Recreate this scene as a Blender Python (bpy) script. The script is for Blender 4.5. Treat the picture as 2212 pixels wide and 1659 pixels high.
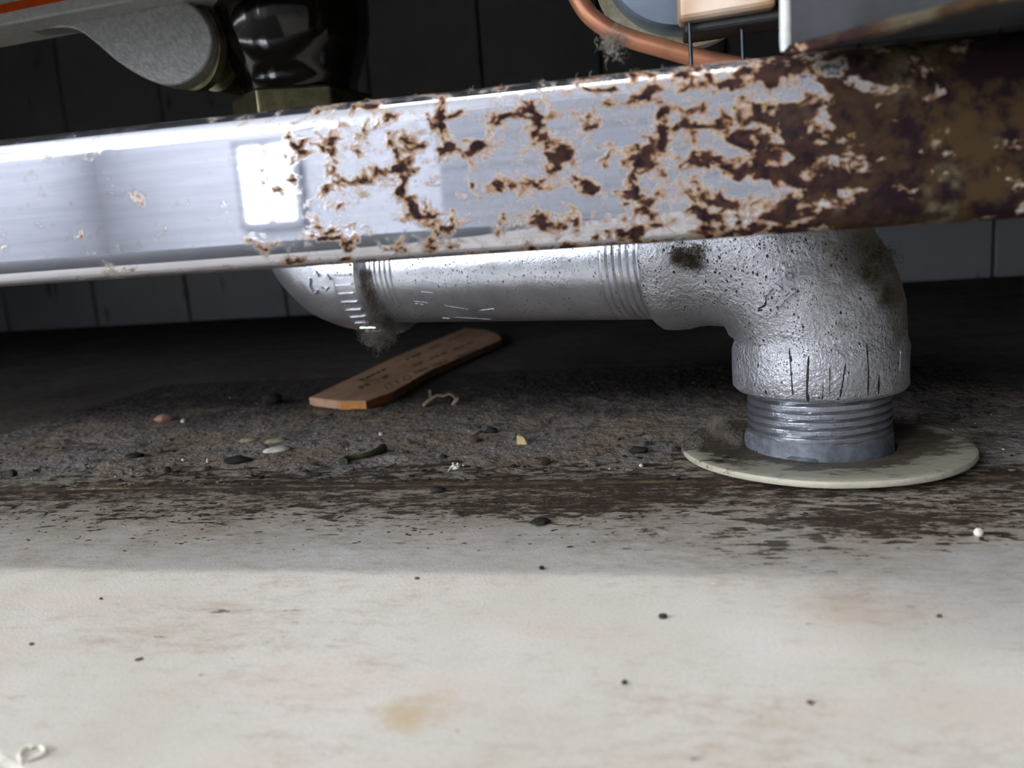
import bpy, bmesh, math, random
from math import sin, cos, pi, radians, sqrt, exp
from mathutils import Vector, Matrix, noise as mnoise
from mathutils.bvhtree import BVHTree

for o in list(bpy.data.objects):
    bpy.data.objects.remove(o, do_unlink=True)
SC = bpy.context.scene
COL = SC.collection
MM = 0.001
V = Vector

# ------------------------------------------------------------------ camera
CAM_H, PITCH, ROLL, YAW, FPX = 69.0, radians(10), radians(4), radians(11), 1736.0
IW, IH = 2212, 1659
_F = V((-sin(YAW)*cos(PITCH), cos(YAW)*cos(PITCH), -sin(PITCH)))
_X = V((cos(YAW), sin(YAW), 0))
_U = _X.cross(_F)
_R = _X*cos(ROLL) - _U*sin(ROLL)
_UP = _U*cos(ROLL) + _X*sin(ROLL)
CAMP = V((0, 0, CAM_H))
cd = bpy.data.cameras.new('camera')
cd.lens = 4.0
cd.sensor_fit = 'HORIZONTAL'
cd.sensor_width = 4.0*IW/FPX
cd.clip_start = 0.002
cd.clip_end = 40
cd.dof.use_dof = True
cd.dof.focus_distance = 0.226
cd.dof.aperture_fstop = 2.6
cam = bpy.data.objects.new('camera', cd)
COL.objects.link(cam)
m = Matrix.Identity(4)
for i in range(3):
    m[i][0] = _R[i]; m[i][1] = _UP[i]; m[i][2] = -_F[i]; m[i][3] = CAMP[i]*MM
cam.matrix_world = m
SC.camera = cam

# ------------------------------------------------------------------ world, exposure
SC.view_settings.view_transform = 'Standard'
SC.view_settings.look = 'None'
SC.view_settings.gamma = 1.0
SC.view_settings.use_curve_mapping = False
SC.view_settings.exposure = 0.30
wd = bpy.data.worlds.new('world')
wd.use_nodes = True
wd.node_tree.nodes['Background'].inputs[0].default_value = (0.6, 0.7, 0.9, 1)
wd.node_tree.nodes['Background'].inputs[1].default_value = 0.25
SC.world = wd
SC.cycles.max_bounces = 5
SC.cycles.diffuse_bounces = 3
SC.cycles.glossy_bounces = 3
SC.cycles.transmission_bounces = 0
SC.cycles.transparent_max_bounces = 2
SC.cycles.caustics_reflective = False
SC.cycles.caustics_refractive = False
SC.cycles.use_adaptive_sampling = True
SC.cycles.adaptive_threshold = 0.08
WINDOW_HIGH, WINDOW_LOW, WINDOW_SIDE, LAMP = 16.5, 6.5, 10.5, 51.0
WINDOW_TINT = (0.89, 0.93, 1.0)
LAMP_TINT = (1.0, 0.97, 0.93)


# ------------------------------------------------------------------ pixel to place
def ray(px, py):
    return _F + _R*((px-IW/2)/FPX) - _UP*((py-IH/2)/FPX)
def fl(px, py, z=0.0):
    d = ray(px, py)
    return CAMP + d*((z-CAM_H)/d.z)
def at(px, py, y):
    d = ray(px, py)
    return CAMP + d*(y/d.y)


# ------------------------------------------------------------------ material helper
class Mat:
    def __init__(s, name):
        s.m = bpy.data.materials.new(name)
        s.m.use_nodes = True
        s.t = s.m.node_tree
        s.n = s.t.nodes
        s.b = s.n['Principled BSDF']
        s._obj = None
    def new(s, k):
        return s.n.new(k)
    def set(s, sock, v):
        if isinstance(v, bpy.types.NodeSocket):
            s.t.links.new(v, sock)
        elif v is not None:
            if hasattr(sock.default_value, '__len__') and not hasattr(v, '__len__'):
                v = (v, v, v, 1)[:len(sock.default_value)]
            if hasattr(v, '__len__') and len(sock.default_value) == 4 and len(v) == 3:
                v = (*v, 1)
            sock.default_value = v
    def obj(s):
        if s._obj is None:
            s._obj = s.new('ShaderNodeTexCoord').outputs['Object']
        return s._obj
    def pos(s):
        return s.new('ShaderNodeNewGeometry').outputs['Position']
    def mapv(s, vec, scale=(1, 1, 1), loc=(0, 0, 0), rot=(0, 0, 0)):
        k = s.new('ShaderNodeMapping')
        s.set(k.inputs[0], vec)
        k.inputs['Scale'].default_value = scale
        k.inputs['Location'].default_value = loc
        k.inputs['Rotation'].default_value = rot
        return k.outputs[0]
    def noise(s, scale, detail=3, rough=0.55, vec=None, dist=0.0):
        k = s.new('ShaderNodeTexNoise')
        s.set(k.inputs['Vector'], vec if vec is not None else s.obj())
        k.inputs['Scale'].default_value = scale
        k.inputs['Detail'].default_value = detail
        k.inputs['Roughness'].default_value = rough
        k.inputs['Distortion'].default_value = dist
        return k.outputs['Fac']
    def voro(s, scale, vec=None, out='Distance'):
        k = s.new('ShaderNodeTexVoronoi')
        s.set(k.inputs['Vector'], vec if vec is not None else s.obj())
        k.inputs['Scale'].default_value = scale
        return k.outputs[out]
    def ramp(s, fac, a, b, lo=0.0, hi=1.0, smooth=True):
        k = s.new('ShaderNodeMapRange')
        k.interpolation_type = 'SMOOTHSTEP' if smooth else 'LINEAR'
        s.set(k.inputs[0], fac)
        for i, v in enumerate((a, b, lo, hi)):
            s.set(k.inputs[i+1], v)
        return k.outputs[0]
    def op(s, o, a, b=None, c=None):
        k = s.new('ShaderNodeMath')
        k.operation = o
        s.set(k.inputs[0], a)
        if b is not None: s.set(k.inputs[1], b)
        if c is not None: s.set(k.inputs[2], c)
        return k.outputs[0]
    def mix(s, f, a, b):
        k = s.new('ShaderNodeMix')
        k.data_type = 'RGBA'
        s.set(k.inputs[0], f); s.set(k.inputs[6], a); s.set(k.inputs[7], b)
        return k.outputs[2]
    def sep(s, vec):
        k = s.new('ShaderNodeSeparateXYZ')
        s.set(k.inputs[0], vec)
        return k.outputs
    def bump(s, h, strength=0.3, dist=0.001):
        k = s.new('ShaderNodeBump')
        k.inputs['Strength'].default_value = strength
        k.inputs['Distance'].default_value = dist
        s.set(k.inputs['Height'], h)
        return k.outputs[0]
    def out(s, color, rough=0.6, metal=0.0, normal=None, **kw):
        s.set(s.b.inputs['Base Color'], color)
        s.set(s.b.inputs['Roughness'], rough)
        s.set(s.b.inputs['Metallic'], metal)
        if normal is not None: s.set(s.b.inputs['Normal'], normal)
        for k, v in kw.items():
            s.set(s.b.inputs[k.replace('_', ' ')], v)
        return s.m

def simple(name, col, rough=0.6, metal=0.0, var=0.25, scale=300, bump=0.15):
    M = Mat(name)
    n = M.noise(scale, 4, 0.6)
    c = M.mix(M.ramp(n, 0.3, 0.7), tuple(x*(1-var) for x in col), tuple(min(1, x*(1+var)) for x in col))
    return M.out(c, rough, metal, M.bump(n, bump, 0.0004))

def emit(name, col, strength):
    M = Mat(name)
    M.out((0.8, 0.8, 0.8), 0.5, 0, None)
    M.set(M.b.inputs['Emission Color'], (*col, 1))
    M.b.inputs['Emission Strength'].default_value = strength
    return M.m

# --- stainless rail with rust
def rust_steel(name, x_off=0.0, steel=(0.72, 0.735, 0.81), bias=0.0):
    M = Mat(name)
    p = M.pos()
    X = M.sep(p)[0]
    big = M.noise(38, 2, 0.5, p)
    d1 = M.ramp(X, -0.098, -0.05, 0.0, 0.17)
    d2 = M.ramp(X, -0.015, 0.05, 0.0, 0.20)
    dens = M.op('ADD', M.op('ADD', d1, d2), M.op('MULTIPLY_ADD', big, 0.16, -0.08+bias))
    wv = M.mapv(p, (0.85, 1.0, 1.1))
    f = M.noise(235, 3.5, 0.62, wv, 0.35)
    f2 = M.noise(620, 2, 0.5, wv, 0.3)
    fs = M.op('ADD', M.op('MULTIPLY_ADD', f2, 0.16, -0.08), f)
    fs = M.op('ADD', fs, dens)
    halo = M.ramp(fs, 0.645, 0.765)
    core = M.ramp(fs, 0.74, 0.785)
    stain = M.ramp(M.op('ADD', fs, M.op('MULTIPLY_ADD', M.noise(60, 3, 0.6, p), 0.3, -0.15)), 0.56, 0.84, 0.0, 0.62)
    rustc = M.mix(M.ramp(M.noise(320, 3, 0.6, p), 0.3, 0.7), (0.22, 0.095, 0.036), (0.40, 0.26, 0.14))
    corec = M.mix(M.ramp(M.noise(420, 3, 0.6, p), 0.38, 0.62), (0.016, 0.010, 0.015), (0.055, 0.026, 0.021))
    shaded_rust = M.ramp(X, 0.012, 0.05)  # right end: rust darkened further, its colour carries that end's shade
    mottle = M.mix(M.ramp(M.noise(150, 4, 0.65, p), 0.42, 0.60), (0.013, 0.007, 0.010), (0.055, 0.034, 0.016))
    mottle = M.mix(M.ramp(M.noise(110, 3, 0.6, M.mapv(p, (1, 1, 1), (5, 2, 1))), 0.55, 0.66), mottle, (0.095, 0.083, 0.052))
    corec = M.mix(shaded_rust, corec, mottle)
    rustc = M.mix(M.op('MULTIPLY', shaded_rust, 0.75), rustc, (0.085, 0.055, 0.03))
    brush = M.noise(60, 3, 0.6, M.mapv(p, (0.6, 8, 14)))
    sc = M.mix(M.ramp(brush, 0.3, 0.7), tuple(v*0.88 for v in steel), steel)
    c = M.mix(stain, sc, (0.36, 0.27, 0.18))
    c = M.mix(halo, c, rustc)
    c = M.mix(core, c, corec)
    metal = M.op('SUBTRACT', 1.0, M.op('MAXIMUM', M.op('MULTIPLY', halo, 0.85), core))
    metal = M.op('MULTIPLY', metal, M.op('SUBTRACT', 0.95, M.op('MULTIPLY', stain, 0.8)))
    r = M.op('MULTIPLY_ADD', brush, 0.035, 0.012)
    r = M.op('MAXIMUM', r, M.op('MAXIMUM', M.op('MULTIPLY', halo, 0.8), M.op('MULTIPLY', stain, 0.55)))
    h = M.ramp(M.op('ADD', f, M.op('ADD', d1, d2)), 0.66, 0.80, 0, 0.75)
    return M.out(c, r, metal, M.bump(h, 0.14, 0.0004), Specular_IOR_Level=M.op('SUBTRACT', 0.5, M.op('MULTIPLY', M.op('MAXIMUM', halo, core), 0.42)))

# --- silver painted galvanised pipe
def silver(name, rough=0.34, tone=(0.52, 0.53, 0.56), pits=1.0, dust=0.0, pitbump=0.35, shade_dirt=False):
    M = Mat(name)
    p = M.pos()
    z = M.sep(p)[2]
    n = M.noise(900, 3, 0.65, p)
    n2 = M.noise(120, 3, 0.6, p)
    v = M.voro(520, M.mapv(p, (1, 1, 0.75)))
    pit = M.op('MULTIPLY', M.ramp(v, 0.21, 0.10), M.ramp(n2, 0.42, 0.54))
    v2 = M.voro(1150, M.mapv(p, (1, 1, 0.8), (4, 1, 2)))
    pit = M.op('MAXIMUM', pit, M.op('MULTIPLY', M.ramp(v2, 0.27, 0.14), M.ramp(n2, 0.44, 0.60, 0, 0.85)))
    pit = M.op('MULTIPLY', pit, pits)
    c = M.mix(M.ramp(n2, 0.3, 0.7), tuple(x*0.8 for x in tone), tone)
    dsum = M.op('ADD', M.noise(70, 4, 0.65, p), dust)
    if shade_dirt:      # brown dirt on the right shoulder, strengthened to paint in its unlit side
        k = M.new('ShaderNodeVectorMath'); k.operation = 'DISTANCE'
        M.set(k.inputs[0], p)
        k.inputs[1].default_value = (0.070, 0.236, 0.075)
        dsum = M.op('ADD', dsum, M.ramp(k.outputs['Value'], 0.052, 0.018, 0, 0.42))
    dm = M.ramp(dsum, 0.58, 0.80)
    c = M.mix(M.op('MULTIPLY', dm, 0.85), c, (0.105, 0.085, 0.06))
    c = M.mix(pit, c, (0.02, 0.02, 0.02))
    metal = M.op('MULTIPLY', M.op('SUBTRACT', 1.0, M.op('MAXIMUM', dm, pit)), 0.82)
    r = M.op('MULTIPLY_ADD', n2, 0.15, rough-0.07)
    r = M.op('MAXIMUM', r, M.op('MULTIPLY', dm, 0.85))
    h = M.op('ADD', M.op('MULTIPLY', n, 0.9), M.op('MULTIPLY', pit, -0.8))
    h = M.op('ADD', h, M.op('MULTIPLY', n2, 1.2))
    return M.out(c, r, metal, M.bump(h, pitbump, 0.0006))

# --- floor slab: pale terrazzo-like cream with grime gathered below the stove
def floor_mat():
    M = Mat('grimy_cream_slab')
    p = M.pos()
    s = M.sep(p)
    X, Y = s[0], s[1]
    lo = M.noise(22, 3, 0.6, p)
    fine = M.noise(1500, 2, 0.6, p)
    c = M.mix(M.ramp(lo, 0.3, 0.7), (0.60, 0.565, 0.50), (0.70, 0.675, 0.63))
    pk = M.noise(45, 2, 0.5, M.mapv(p, (0.6, 1.5, 1), (3, 1, 0)))
    c = M.mix(M.ramp(pk, 0.5, 0.75, 0, 0.5), c, (0.66, 0.56, 0.50))
    c = M.mix(M.ramp(fine, 0.35, 0.75, 0, 0.32), c, (0.42, 0.38, 0.33))
    # tan stain on the clean front
    def blot(cx, cy, r0, amt, colr, c, jag=0.006):
        k = M.new('ShaderNodeVectorMath'); k.operation = 'DISTANCE'
        M.set(k.inputs[0], M.mapv(p, (1, 1.25, 0)))
        k.inputs[1].default_value = (cx*MM, cy*1.25*MM, 0)
        dd = M.op('ADD', k.outputs['Value'], M.op('MULTIPLY_ADD', M.noise(230, 3, 0.7, p), jag*2, -jag))
        return M.mix(M.ramp(dd, r0*MM, 0.0, 0, amt), c, colr)
    c = blot(-39.5, 105.5, 8, 0.75, (0.50, 0.36, 0.20), c)
    c = blot(-36, 110, 5, 0.35, (0.52, 0.40, 0.24), c)
    c = blot(14, 107, 5, 0.4, (0.5, 0.4, 0.28), c)
    c = blot(-97, 128, 6, 0.4, (0.5, 0.40, 0.30), c)
    c = blot(-122, 136, 5, 0.4, (0.5, 0.42, 0.3), c)
    c = blot(30, 143, 14, 0.4, (0.5, 0.38, 0.27), c, 0.010)
    # smeared brown grime
    st = M.noise(140, 5, 0.68, M.mapv(p, (0.45, 1.0, 1)), 0.3)
    st2 = M.noise(430, 5, 0.7, M.mapv(p, (0.42, 1.0, 1)))
    st3 = M.noise(1300, 4, 0.7, M.mapv(p, (0.45, 1.0, 1), (2, 5, 1)))
    pat = M.noise(24, 2, 0.5, M.mapv(p, (0.8, 1.2, 1), (0.37, 0.11, 0)))
    g = M.ramp(Y, 0.146, 0.222, -0.30, 0.165, False)
    g = M.op('ADD', g, M.ramp(Y, 0.224, 0.234, 0.0, -0.15))
    g = M.op('ADD', g, M.op('MULTIPLY_ADD', pat, 0.55, -0.275))
    f = M.op('ADD', M.op('ADD', M.op('MULTIPLY_ADD', st, 0.55, -0.14), M.op('MULTIPLY_ADD', st2, 0.95, -0.13)), g)
    f = M.op('ADD', f, M.op('MULTIPLY_ADD', st3, 0.5, -0.25))
    def near(cx, cy, sx, sy, r0, amt):
        k = M.new('ShaderNodeVectorMath'); k.operation = 'DISTANCE'
        M.set(k.inputs[0], M.mapv(p, (1/sx, 1/sy, 0)))
        k.inputs[1].default_value = (cx*MM/sx, cy*MM/sy, 0)
        return M.ramp(k.outputs['Value'], r0*MM, 0.0, 0, amt)
    for a in ((-60, 205, 5, 1, 17, 0.20), (-14, 203, 2.2, 1, 18, 0.20), (45, 184, 2.2, 1, 22, 0.26), (-110, 207, 4, 1, 10, 0.1), (-60, 220, 60, 1, 6, 0.42), (75, 190, 2, 1, 20, 0.12)):
        f = M.op('ADD', f, M.op('MULTIPLY', near(*a), 0.72))
    film = M.ramp(f, 0.14, 0.62, 0, 0.68)
    dirt = M.ramp(f, 0.48, 0.74)
    dcol = M.mix(M.ramp(M.op('ADD', M.op('MULTIPLY', st3, 0.5), M.op('MULTIPLY', st2, 0.5)), 0.40, 0.60), (0.145, 0.085, 0.045), (0.008, 0.005, 0.003))
    c = M.mix(film, c, (0.33, 0.25, 0.165))
    c = M.mix(M.op('MULTIPLY', dirt, 0.93), c, dcol)
    # separate dashes of dried grease in front of the joint
    st4 = M.noise(330, 4, 0.66, M.mapv(p, (0.36, 1.0, 1), (1.3, 0.7, 0)), 0.2)
    dash = M.op('ADD', st4, M.op('ADD', M.ramp(Y, 0.152, 0.212, -0.13, 0.055, False), M.op('MULTIPLY_ADD', pat, 0.3, -0.15)))
    for a in ((-14, 200, 2.2, 1, 20, 0.10), (45, 184, 2.4, 1, 24, 0.14), (-80, 200, 4, 1, 16, 0.08)):
        dash = M.op('ADD', dash, near(*a))
    dash = M.ramp(dash, 0.56, 0.615, 0, 0.93)
    c = M.mix(dash, c, M.mix(st3, (0.009, 0.006, 0.004), (0.085, 0.05, 0.028)))
    # grey-brown dust felt further in
    dn = M.noise(160, 5, 0.7, p)
    dust = M.ramp(M.op('ADD', Y, M.op('MULTIPLY_ADD', dn, 0.05, -0.025)), 0.236, 0.272, 0, 0.9)
    dc = M.mix(M.ramp(dn, 0.33, 0.66), (0.055, 0.042, 0.034), (0.20, 0.165, 0.145))
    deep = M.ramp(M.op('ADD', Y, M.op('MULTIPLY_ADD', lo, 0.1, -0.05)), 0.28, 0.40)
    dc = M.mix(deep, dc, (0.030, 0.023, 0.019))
    c = M.mix(dust, c, dc)
    rough = M.ramp(dirt, 0, 1, 0.42, 0.9)
    rough = M.op('MAXIMUM', rough, M.op('MULTIPLY', dust, 0.95))
    hy = M.ramp(M.sep(M.pos())[1], 0.17, 0.24)
    h = M.op('ADD', M.op('MULTIPLY', fine, 0.12), M.op('MULTIPLY', hy, M.op('ADD', st2, M.op('MULTIPLY', dn, hy))))
    return M.out(c, rough, 0, M.bump(h, 0.6, 0.0012))

MT = {}
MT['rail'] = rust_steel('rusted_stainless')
MT['panel'] = simple('dull_sheet_steel', (0.035, 0.037, 0.041), 0.5, 0.0, 0.3, 90, 0.15)
MT['panel'].node_tree.nodes['Principled BSDF'].inputs['Specular IOR Level'].default_value = 0.08
MT['silver'] = silver('silver_pipe_paint', 0.30, (0.76, 0.78, 0.84), 0.8, -0.14, 0.20)
MT['elbow'] = silver('pitted_silver_casting', 0.42, (0.65, 0.66, 0.71), 1.0, -0.05, 0.9, True)
MT['thread'] = silver('worn_silver_thread', 0.30, (0.40, 0.42, 0.47), 0.5, -0.06, 0.25)
MT['ribs'] = silver('bright_silver_ribs', 0.2, (0.85, 0.87, 0.92), 0.2, -0.2, 0.1)
MT['floor'] = floor_mat()
MT['sealant'] = simple('blue_grey_sealant', (0.17, 0.185, 0.22), 0.5, 0.3, 0.3, 400, 0.4)
MT['bare'] = simple('dark_bare_steel', (0.055, 0.065, 0.08), 0.4, 0.5)
MT['black'] = simple('black_gap', (0.012, 0.012, 0.013), 0.6)
MT['glint'] = simple('bright_bare_metal', (0.85, 0.87, 0.92), 0.2, 1.0, 0.05)
MT['lint'] = simple('grey_lint', (0.27, 0.235, 0.20), 0.95)
MT['lintdark'] = simple('brown_lint', (0.10, 0.078, 0.052), 0.95)
MT['cast'] = simple('grey_die_casting', (0.44, 0.45, 0.43), 0.42, 0.35, 0.15, 500, 0.6)
MT['castlight'] = simple('pale_lit_grey', (0.66, 0.68, 0.66), 0.5, 0.0, 0.1, 500, 0.3)  # brighter copy of the casting: light on flange and box edge put into colour
MT['orange'] = simple('orange_paint', (0.85, 0.10, 0.005), 0.45, 0, 0.08)
MT['brass'] = simple('dull_brass', (0.16, 0.14, 0.075), 0.38, 0.8, 0.25, 200)
MT['bronze'] = simple('dark_glossy_bronze', (0.014, 0.012, 0.008), 0.10, 0.25, 0.3, 60, 0.25)
MT['copper'] = simple('copper_tube', (0.52, 0.22, 0.12), 0.42, 0.35, 0.2, 80)
MT['bluegrey'] = simple('blue_grey_enamel', (0.33, 0.41, 0.52), 0.35, 0.1, 0.06, 60, 0.05)
MT['cream'] = simple('cream_gasket', (0.62, 0.57, 0.40), 0.75, 0, 0.2)
MT['wood'] = None
MT['grout'] = simple('dark_grout', (0.05, 0.05, 0.055), 0.9)
MT['paint'] = simple('pale_wall_paint', (0.86, 0.87, 0.90), 0.8, 0, 0.03, 4, 0.02)
MT['paintdark'] = simple('light_damping_wall', (0.25, 0.26, 0.28), 0.8, 0, 0.03, 4, 0.02)  # unseen right wall, toned dark to cut light bounced from that side
MT['reflect_grey'] = simple('grey_reflection_panel', (0.50, 0.51, 0.54), 0.6, 0, 0.04, 4, 0.02)
MT['ceil'] = simple('white_ceiling', (0.8, 0.8, 0.8), 0.9, 0, 0.03, 4, 0.02)
MT['frame'] = simple('grey_window_frame', (0.45, 0.46, 0.5), 0.5)
MT['pane_high'] = emit('daylit_pane_high', WINDOW_TINT, WINDOW_HIGH)
MT['pane_low'] = emit('daylit_pane_low', WINDOW_TINT, WINDOW_LOW)
MT['pane_side'] = emit('daylit_pane_side', WINDOW_TINT, WINDOW_SIDE)
MT['lamp'] = emit('lit_tube', LAMP_TINT, LAMP)

def tile_mat():
    M = Mat('old_white_tile')
    p = M.pos()
    n = M.noise(9, 3, 0.6, p)
    run = M.noise(40, 3, 0.6, M.mapv(p, (1.0, 1, 0.25)))
    c = M.mix(M.ramp(n, 0.3, 0.7), (0.56, 0.59, 0.64), (0.65, 0.66, 0.68))
    c = M.mix(M.ramp(run, 0.62, 0.74, 0, 0.75), c, (0.10, 0.08, 0.05))
    return M.out(c, 0.35, 0, M.bump(n, 0.1, 0.002))
MT['tile'] = tile_mat()

def flange_mat():
    M = Mat('cream_plastic_flange')
    o = M.obj()
    k = M.new('ShaderNodeVectorMath'); k.operation = 'LENGTH'
    M.set(k.inputs[0], M.mapv(o, (1, 1, 0)))
    R = k.outputs['Value']
    s = M.sep(o)
    n = M.noise(150, 6, 0.75, M.mapv(o, (0.5, 1, 1)))
    n = M.op('MULTIPLY_ADD', n, 1.7, -0.35)
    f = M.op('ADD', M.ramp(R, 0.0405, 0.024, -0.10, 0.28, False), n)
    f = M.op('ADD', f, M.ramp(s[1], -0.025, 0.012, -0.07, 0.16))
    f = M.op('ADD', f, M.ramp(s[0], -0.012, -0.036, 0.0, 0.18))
    top = M.ramp(s[2], 0.0016, 0.0030)
    f = M.op('MULTIPLY', f, M.op('MULTIPLY_ADD', top, 0.45, 0.55))
    c = M.mix(M.ramp(n, 0.3, 0.7), (0.55, 0.52, 0.39), (0.66, 0.63, 0.50))
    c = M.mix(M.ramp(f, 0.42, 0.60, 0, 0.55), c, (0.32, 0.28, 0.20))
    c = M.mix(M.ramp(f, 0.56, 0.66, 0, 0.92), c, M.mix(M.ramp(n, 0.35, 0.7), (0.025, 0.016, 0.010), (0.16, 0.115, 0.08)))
    return M.out(c, 0.5, 0, M.bump(f, 0.25, 0.0008))
MT['flange'] = flange_mat()

def wood_mat():
    M = Mat('orange_brown_wood')
    p = M.pos()
    n = M.noise(90, 4, 0.6, M.mapv(p, (1.6, 0.25, 1), rot=(0, 0, 0.15)))
    d = M.noise(45, 3, 0.6, p)
    c = M.mix(M.ramp(n, 0.3, 0.7), (0.48, 0.27, 0.155), (0.62, 0.39, 0.25))
    c = M.mix(M.ramp(d, 0.55, 0.75, 0, 0.7), c, (0.16, 0.085, 0.04))
    return M.out(c, 0.75, 0, M.bump(n, 0.2, 0.0006))
MT['wood'] = wood_mat()
MT['woodend'] = simple('raw_orange_wood', (0.58, 0.24, 0.05), 0.7, 0, 0.2, 200)


# ------------------------------------------------------------------ object helpers (all lengths in millimetres)
def empty(name, base, label, cat, group=None):
    o = bpy.data.objects.new(name, None)
    o.empty_display_size = 0.01
    COL.objects.link(o)
    o.location = V(base)*MM
    o['label'] = label; o['category'] = cat
    if group: o['group'] = group
    o['_b'] = tuple(base)
    return o
BASE = {}
def mk(name, verts, faces, mat, parent=None, base=None, smooth=True, label=None, cat=None, group=None, kind=None):
    """verts in world millimetres; origin at base (or the parent's base)."""
    b = V(parent['_b']) if parent is not None else V(base or (0, 0, 0))
    me = bpy.data.meshes.new(name)
    me.from_pydata([((V(v)-b)*MM) for v in verts], [], faces)
    me.update()
    if smooth:
        me.polygons.foreach_set('use_smooth', [True]*len(me.polygons))
        try: me.set_sharp_from_angle(angle=radians(38))
        except Exception: pass
    if mat is not None: me.materials.append(MT[mat])
    o = bpy.data.objects.new(name, me)
    COL.objects.link(o)
    o['_b'] = tuple(b)
    if parent is not None: o.parent = parent
    else: o.location = b*MM
    for k, v in (('label', label), ('category', cat), ('group', group), ('kind', kind)):
        if v: o[k] = v
    return o
def fix_normals(o):
    bm = bmesh.new(); bm.from_mesh(o.data)
    bmesh.ops.recalc_face_normals(bm, faces=bm.faces)
    bm.to_mesh(o.data); bm.free()
    return o
def bevel(o, w, seg=2, angle=40):
    md = o.modifiers.new('bevel', 'BEVEL')
    md.width = w*MM; md.segments = seg; md.limit_method = 'ANGLE'; md.angle_limit = radians(angle)
    return o
def boxvf(x0, x1, y0, y1, z0, z1):
    v = [(x, y, z) for z in (z0, z1) for y in (y0, y1) for x in (x0, x1)]
    f = [(0, 2, 3, 1), (4, 5, 7, 6), (0, 1, 5, 4), (2, 6, 7, 3), (0, 4, 6, 2), (1, 3, 7, 5)]
    return v, f
def prismvf(poly, z0, z1):
    n = len(poly)
    v = [(p[0], p[1], z0) for p in poly]+[(p[0], p[1], z1) for p in poly]
    f = [tuple(range(n-1, -1, -1)), tuple(range(n, 2*n))]
    f += [(i, (i+1) % n, n+(i+1) % n, n+i) for i in range(n)]
    return v, f
def extrvf(pts, d):
    """closed outline (list of Vectors) pushed along d"""
    n = len(pts); d = V(d)
    v = [V(p) for p in pts]+[V(p)+d for p in pts]
    f = [tuple(range(n)), tuple(range(2*n-1, n-1, -1))]
    f += [(i, n+i, n+(i+1) % n, (i+1) % n) for i in range(n)]
    return v, f
def sweepvf(path, N, n=48, cap=True, jit=0.0, seed=0):
    """path: (point, tangent, radius); N: constant side vector"""
    v, f = [], []
    N = V(N).normalized()
    for P, T, r in path:
        T = V(T).normalized(); B = T.cross(N).normalized(); A = B.cross(T).normalized()
        for k in range(n):
            t = 2*pi*k/n
            d = A*cos(t)+B*sin(t)
            rr = r
            if jit:
                q = V(P)+d*r
                rr += jit*mnoise.noise(q*0.12+V((seed, 0, 0)))
            v.append(V(P)+d*rr)
    m_ = len(path)
    for i in range(m_-1):
        for k in range(n):
            a, b = i*n+k, i*n+(k+1) % n
            f.append((a, b, b+n, a+n))
    if cap:
        f.append(tuple(range(n-1, -1, -1)))
        f.append(tuple(range((m_-1)*n, m_*n)))
    return v, f
def tubevf(pts, r, n=8, cap=True):
    """tube along free polyline with parallel frames; r number or list"""
    pts = [V(p) for p in pts]
    v, f = [], []
    T0 = (pts[1]-pts[0]).normalized()
    A = T0.orthogonal().normalized()
    for i, p in enumerate(pts):
        T = (pts[min(i+1, len(pts)-1)]-pts[max(i-1, 0)]).normalized()
        A = (A-T*A.dot(T)).normalized(); B = T.cross(A)
        rr = r[i] if hasattr(r, '__len__') else r
        for k in range(n):
            t = 2*pi*k/n
            v.append(p+(A*cos(t)+B*sin(t))*rr)
    for i in range(len(pts)-1):
        for k in range(n):
            a, b = i*n+k, i*n+(k+1) % n
            f.append((a, b, b+n, a+n))
    if cap:
        f.append(tuple(range(n-1, -1, -1))); f.append(tuple(range((len(pts)-1)*n, len(pts)*n)))
    return v, f
class MB:
    def __init__(s): s.v, s.f = [], []
    def add(s, vf):
        k = len(s.v)
        s.v += list(vf[0]); s.f += [tuple(i+k for i in q) for q in vf[1]]
        return s
def smooth_path(pts, m_=6):
    pts = [V(p) for p in pts]; out = []
    P = [pts[0]*2-pts[1]]+pts+[pts[-1]*2-pts[-2]]
    for i in range(1, len(P)-2):
        a, b, c, d = P[i-1:i+3]
        for k in range(m_):
            t = k/m_
            out.append(0.5*((2*b)+(c-a)*t+(2*a-5*b+4*c-d)*t*t+(3*b-a-3*c+d)*t**3))
    out.append(pts[-1])
    return out

# ================================================================== THE SETTING
# floor: a bed with two slabs and a grime-filled joint
JOINT = 221.0
fl_o = mk('floor', *boxvf(-3200, 2500, -4000, 880, -30, -6), 'grout', kind='structure', smooth=False)
cA, cB, cC = fl(0, 1616), fl(34, 1659), fl(-260, 1640)
front = [(cA.x-3, cA.y+1.2), (cA.x+1.5, cA.y-2.2), (cB.x, cB.y), (cB.x+14, cB.y-9), (cB.x+30, 40), (cB.x+30, -4000), (2500, -4000), (2500, JOINT-0.9), (-3200, JOINT-0.9), (-3200, cA.y+12), (cA.x-60, cA.y+8)]
s = mk('slab', *prismvf(front, -6, 0), 'floor', fl_o, smooth=False, label='pale cream front slab')
bevel(s, 0.7)
s = mk('slab', *boxvf(-3200, 2500, JOINT+0.9, 880, -6, -0.15), 'floor', fl_o, smooth=False, label='dust-covered rear slab under the stove')
bevel(s, 0.7)
s = mk('slab', *boxvf(-3200, cB.x+28, -4000, 40, -14, -7), 'floor', fl_o, smooth=False)

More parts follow.
